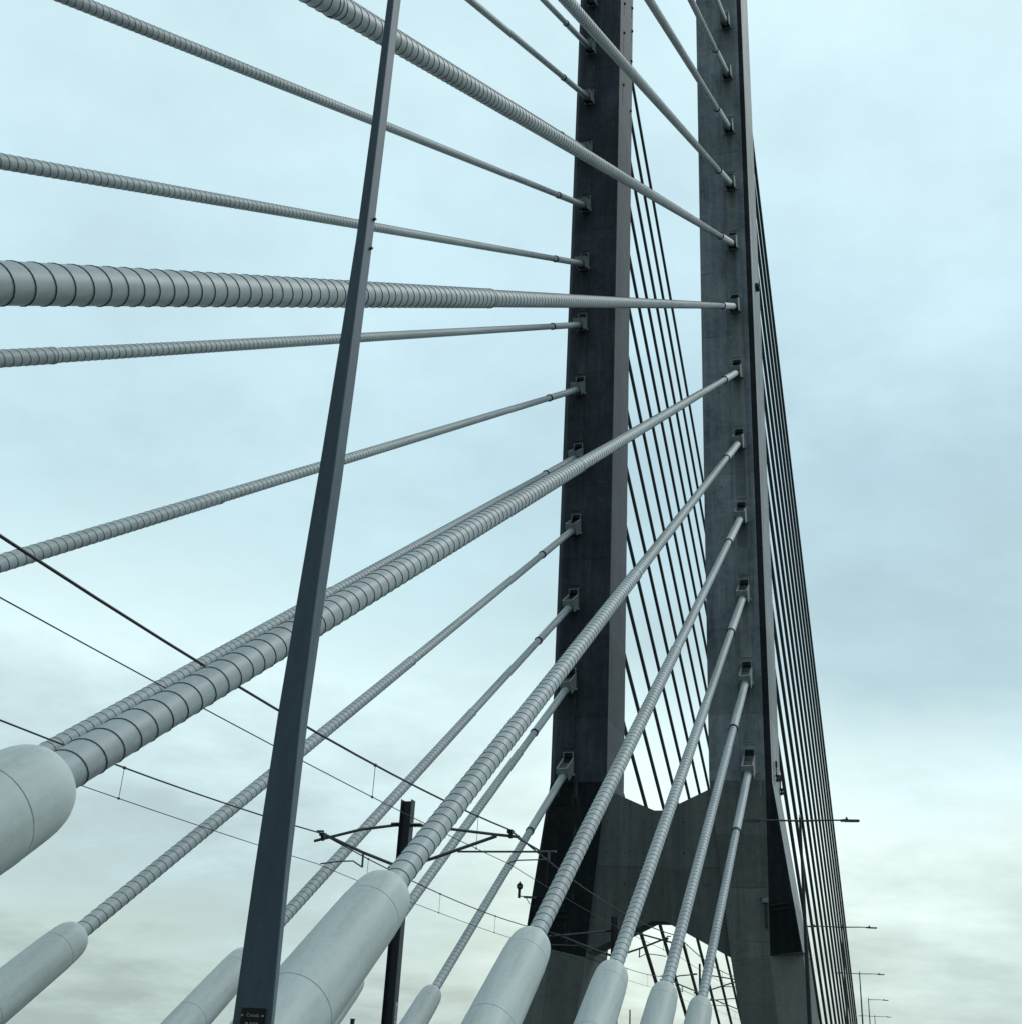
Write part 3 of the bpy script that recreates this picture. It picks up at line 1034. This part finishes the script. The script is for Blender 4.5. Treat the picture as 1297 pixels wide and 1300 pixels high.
CANT = {1: cant_meshes(1), -1: cant_meshes(-1)}
hb = MB()
hw, hd, tf, tw = 0.178, 0.16, 0.022, 0.02
top_z = ZW(0.884)
hb.box((-hw + tf / 2, 0, (top_z - 0.3) / 2), (tf, hd * 2, top_z + 0.3))
hb.box((hw - tf / 2, 0, (top_z - 0.3) / 2), (tf, hd * 2, top_z + 0.3))
hb.box((0, 0, (top_z - 0.33) / 2), (2 * hw - 2 * tf, tw, top_z + 0.27))
HB = hb.mesh('post')
RP = MB().tube([(0, 0, -0.3), (0, 0, top_z)], [0.11, 0.08], 12).mesh('post')
BASE = MB().box((0, 0, -0.27), (0.7, 0.7, 0.06)).mesh('base_plate')
for i, y in enumerate(posts):
    root = empty('catenary_post', (XC * S, y * S, 0))
    tag(root, plabels[i], 'catenary post', 'catenary posts between the tracks')
    link('post', HB if i < 2 else RP, M['post'], root)
    link('base_plate', BASE, M['post'], root)
    f = 1 if i % 2 == 0 else -1
    for n_, me, mm in CANT[f]:
        link(n_, me, mm, root)
    if i == 0:
        lb = MB().box((0.04, -0.167, ZW(0.118)), (0.26, 0.006, 0.01)).build('number_plate', M['sign_grey'], root)
        lb.data.clear_geometry()
        v = MB().box((hw + 0.006, 0.04, ZW(0.116)), (0.008, 0.20, 0.62))
        lb.data.from_pydata(v.v, [], v.f)
        text('P-C20', 0.15, (hw + 0.012, 0.05, ZW(0.116)), (R(90), R(-90), R(90)), M['sign_black'], lb)

# overhead wires, one set for each track
for X, lab, drops, dy0 in ((-2.122, 'overhead wires of the left track, lower pair, dark messenger and contact wire', None, 2.61),
                           (-1.340, 'overhead wires of the right track, upper pair, dark messenger and contact wire', None, 1.73)):
    root = empty('overhead_wires', (X * S, posts[0] * S, ZW(0.757)))
    tag(root, lab, 'overhead wire', 'overhead wires of the two tracks')
    zt = 0.757 if X < -2 else 0.770
    zc = 0.640 if X < -2 else 0.647
    ys = [0.51 - 3.84 * 2, 0.51 - 3.84, 0.51] + posts
    mess, cont = [], []
    o0 = Vector(root.location)

    def mz(y):
        i = max(j for j in range(len(ys) - 1) if ys[j] <= y + 1e-6)
        t = (y - ys[i]) / (ys[i + 1] - ys[i])
        return zt - 0.058 * 4 * t * (1 - t) * (0.9 if X < -2 else 1.05), t

    def cz(y):
        i = max(j for j in range(len(ys) - 1) if ys[j] <= y + 1e-6)
        t = (y - ys[i]) / (ys[i + 1] - ys[i])
        return zc - 0.022 * 4 * t * (1 - t)
    y = ys[0]
    while y < ys[-1] - 0.001:
        mess.append(P(X, y, mz(y)[0]) - o0)
        cont.append(P(X, y, cz(y)) - o0)
        y += 0.24
    MB().tube(mess, 0.021 if X < -2 else 0.025, 8).build('messenger_wire', M['wire'], root)
    MB().tube(cont, 0.011, 8).build('contact_wire', M['wire'], root)
    y = ys[2] + dy0 - 0.96 * 3
    k = 0
    while y < ys[-1] - 0.2:
        if y > ys[0] + 0.2 and all(abs(y - q) > 0.1 for q in ys):
            a, b = P(X, y, mz(y)[0]) - o0, P(X, y, cz(y)) - o0
            dm = MB().tube([a, b], 0.0075, 6)
            dm.box(a, (0.05, 0.07, 0.06))
            dm.box(b, (0.035, 0.06, 0.045))
            dm.build('dropper', M['wire'], root)
        y += 0.92
        k += 1

# ------------------------------------------------------------------ two slim posts on the far side
root = empty('marker_post', (-2.75 * S, 6.274 * S, -0.3))
tag(root, 'short dark post just showing at bottom edge left of the catenary post', 'post')
MB().box((0, 0, (0.129 * S + EYE + 0.3) / 2), (0.15, 0.12, 0.129 * S + EYE + 0.3)).build('shaft', M['post'], root)
MB().box((0, 0, 0.129 * S + EYE + 0.31), (0.19, 0.16, 0.03)).build('cap', M['post'], root)
root = empty('slim_pole', (-3.3 * S, 16.32 * S, 0))
tag(root, 'slim dark pole low under the crossbeam arch, left of the wires', 'pole')
MB().tube([(0, 0, 0), (0, 0, 0.607 * S + EYE)], [0.1, 0.07], 10).build('shaft', M['post'], root)
MB().tube([(0, 0, 0.607 * S + EYE), (0, 0, 0.607 * S + EYE + 0.1)], [0.085, 0.03], 10).build('cap', M['post'], root)

# ------------------------------------------------------------------ sky, sun, camera
SUN_EL, SUN_AZ = R(50), R(40)           # azimuth from +Y towards +X
wd = bpy.data.worlds.new('World')
scn.world = wd
wd.use_nodes = True
nt = wd.node_tree
bg = nt.nodes['Background']
sky = N(nt, 'ShaderNodeTexSky', sky_type='NISHITA')
sky.sun_disc = False
sky.sun_elevation = SUN_EL
sky.sun_rotation = SUN_AZ
sky.air_density = 1.0
sky.dust_density = 3.0
tc = N(nt, 'ShaderNodeTexCoord').outputs['Generated']
sep = N(nt, 'ShaderNodeSeparateXYZ')
nt.links.new(tc, sep.inputs[0])
# flat cloud deck: stretch the direction so that the clouds flatten towards the horizon
zz = math_(nt, 'ADD', math_(nt, 'MAXIMUM', sep.outputs[2], 0.0), 0.22)
cx = math_(nt, 'DIVIDE', sep.outputs[0], zz)
cy = math_(nt, 'DIVIDE', sep.outputs[1], zz)
cmb = N(nt, 'ShaderNodeCombineXYZ')
nt.links.new(cx, cmb.inputs[0])
nt.links.new(cy, cmb.inputs[1])
n1 = noise(nt, cmb.outputs[0], 0.8, 6, 0.55)
n2 = noise(nt, cmb.outputs[0], 2.6, 8, 0.6)
# bands of thicker and thinner cloud, bent by the noise; one set ahead, another towards the left
zw = math_(nt, 'ADD', sep.outputs[2], math_(nt, 'MULTIPLY', math_(nt, 'SUBTRACT', n1, 0.5), 0.22))
zw = math_(nt, 'ADD', zw, math_(nt, 'MULTIPLY', math_(nt, 'SUBTRACT', n2, 0.5), 0.16))
ahead = ramp(nt, zw, [(0.0, (0.50, 0.61, 0.59)), (0.09, (0.655, 0.80, 0.775)), (0.16, (0.80, 0.965, 0.945)), (0.225, (0.77, 0.975, 0.985)), (0.30, (0.485, 0.675, 0.735)),
                      (0.44, (0.475, 0.675, 0.765)), (0.55, (0.585, 0.815, 0.905)), (0.66, (0.66, 0.895, 0.97)), (0.76, (0.71, 0.94, 1.0))])
side = ramp(nt, zw, [(0.0, (0.45, 0.56, 0.54)), (0.06, (0.57, 0.71, 0.68)), (0.13, (0.54, 0.695, 0.71)), (0.19, (0.66, 0.85, 0.88)), (0.27, (0.80, 1.02, 1.04)),
                     (0.41, (0.595, 0.82, 0.89)), (0.58, (0.63, 0.86, 0.94)), (0.72, (0.69, 0.915, 0.985))])
azf = ramp(nt, math_(nt, 'ADD', math_(nt, 'MULTIPLY', sep.outputs[0], 0.5), 0.5), [(0.26, 0.0), (0.50, 1.0)])
over = mix(nt, azf, side, ahead)
pf = math_(nt, 'ADD', math_(nt, 'MULTIPLY', n2, 0.50), 0.75)
pc = N(nt, 'ShaderNodeCombineXYZ')
for i_ in range(3):
    nt.links.new(pf, pc.inputs[i_])
over = mix(nt, 1.0, over, pc.outputs[0], 'MULTIPLY')
# a brighter gap low ahead
gd_ = N(nt, 'ShaderNodeVectorMath', operation='DOT_PRODUCT')
nt.links.new(tc, gd_.inputs[0])
gd_.inputs[1].default_value = (-0.185, 0.979, 0.085)
gap = ramp(nt, gd_.outputs['Value'], [(0.972, (1.0, 1.0, 1.0)), (0.988, (1.12, 1.09, 1.06)), (0.998, (1.34, 1.27, 1.19))])
over = mix(nt, 1.0, over, gap, 'MULTIPLY')
# sky dimmed behind the viewer to darken camera-facing sides; brightest towards the hidden sun
sd = N(nt, 'ShaderNodeVectorMath', operation='DOT_PRODUCT')
nt.links.new(tc, sd.inputs[0])
sd.inputs[1].default_value = (0.28, 0.92, 0.27)
shade = ramp(nt, math_(nt, 'ADD', math_(nt, 'MULTIPLY', sd.outputs['Value'], 0.5), 0.5),
             [(0.0, 0.38), (0.45, 0.47), (0.72, 1.0), (1.0, 1.03)])
over = mix(nt, 1.0, over, shade, 'MULTIPLY')
skyc = mix(nt, 1.0, sky.outputs[0], (0.10, 0.10, 0.10), 'MULTIPLY')
fin = mix(nt, 0.93, skyc, over)
nt.links.new(fin, bg.inputs['Color'])
bg.inputs['Strength'].default_value = 1.0

sl = bpy.data.lights.new('sun', 'SUN')
sl.energy = 0.9
sl.angle = R(20)
sl.color = (1.0, 0.97, 0.92)
so = bpy.data.objects.new('sun', sl)
COL.objects.link(so)
dv = Vector((math.sin(SUN_AZ) * math.cos(SUN_EL), math.cos(SUN_AZ) * math.cos(SUN_EL), math.sin(SUN_EL)))
so.rotation_euler = dv.to_track_quat('Z', 'Y').to_euler()

pitch, yaw, roll = 0.42996180813809187, 0.3137783887886715, 0.05727823226328777
fw = Vector((-math.sin(yaw) * math.cos(pitch), math.cos(yaw) * math.cos(pitch), math.sin(pitch)))
rt = Vector((math.cos(yaw), math.sin(yaw), 0))
up = rt.cross(fw)
rt2 = rt * math.cos(roll) + up * math.sin(roll)
up2 = -rt * math.sin(roll) + up * math.cos(roll)
cam = bpy.data.cameras.new('camera')
cam.sensor_fit = 'HORIZONTAL'
cam.sensor_width = 36
cam.lens = 1502.55 / 1297 * 36
cam.clip_start = 0.1
cam.clip_end = 20000
co = bpy.data.objects.new('camera', cam)
COL.objects.link(co)
co.matrix_world = Matrix((rt2, up2, -fw)).transposed().to_4x4()
co.location = (0, 0, EYE)
scn.camera = co
scn.view_settings.view_transform = 'Standard'
scn.view_settings.look = 'None'
scn.view_settings.exposure = 0
scn.view_settings.gamma = 1
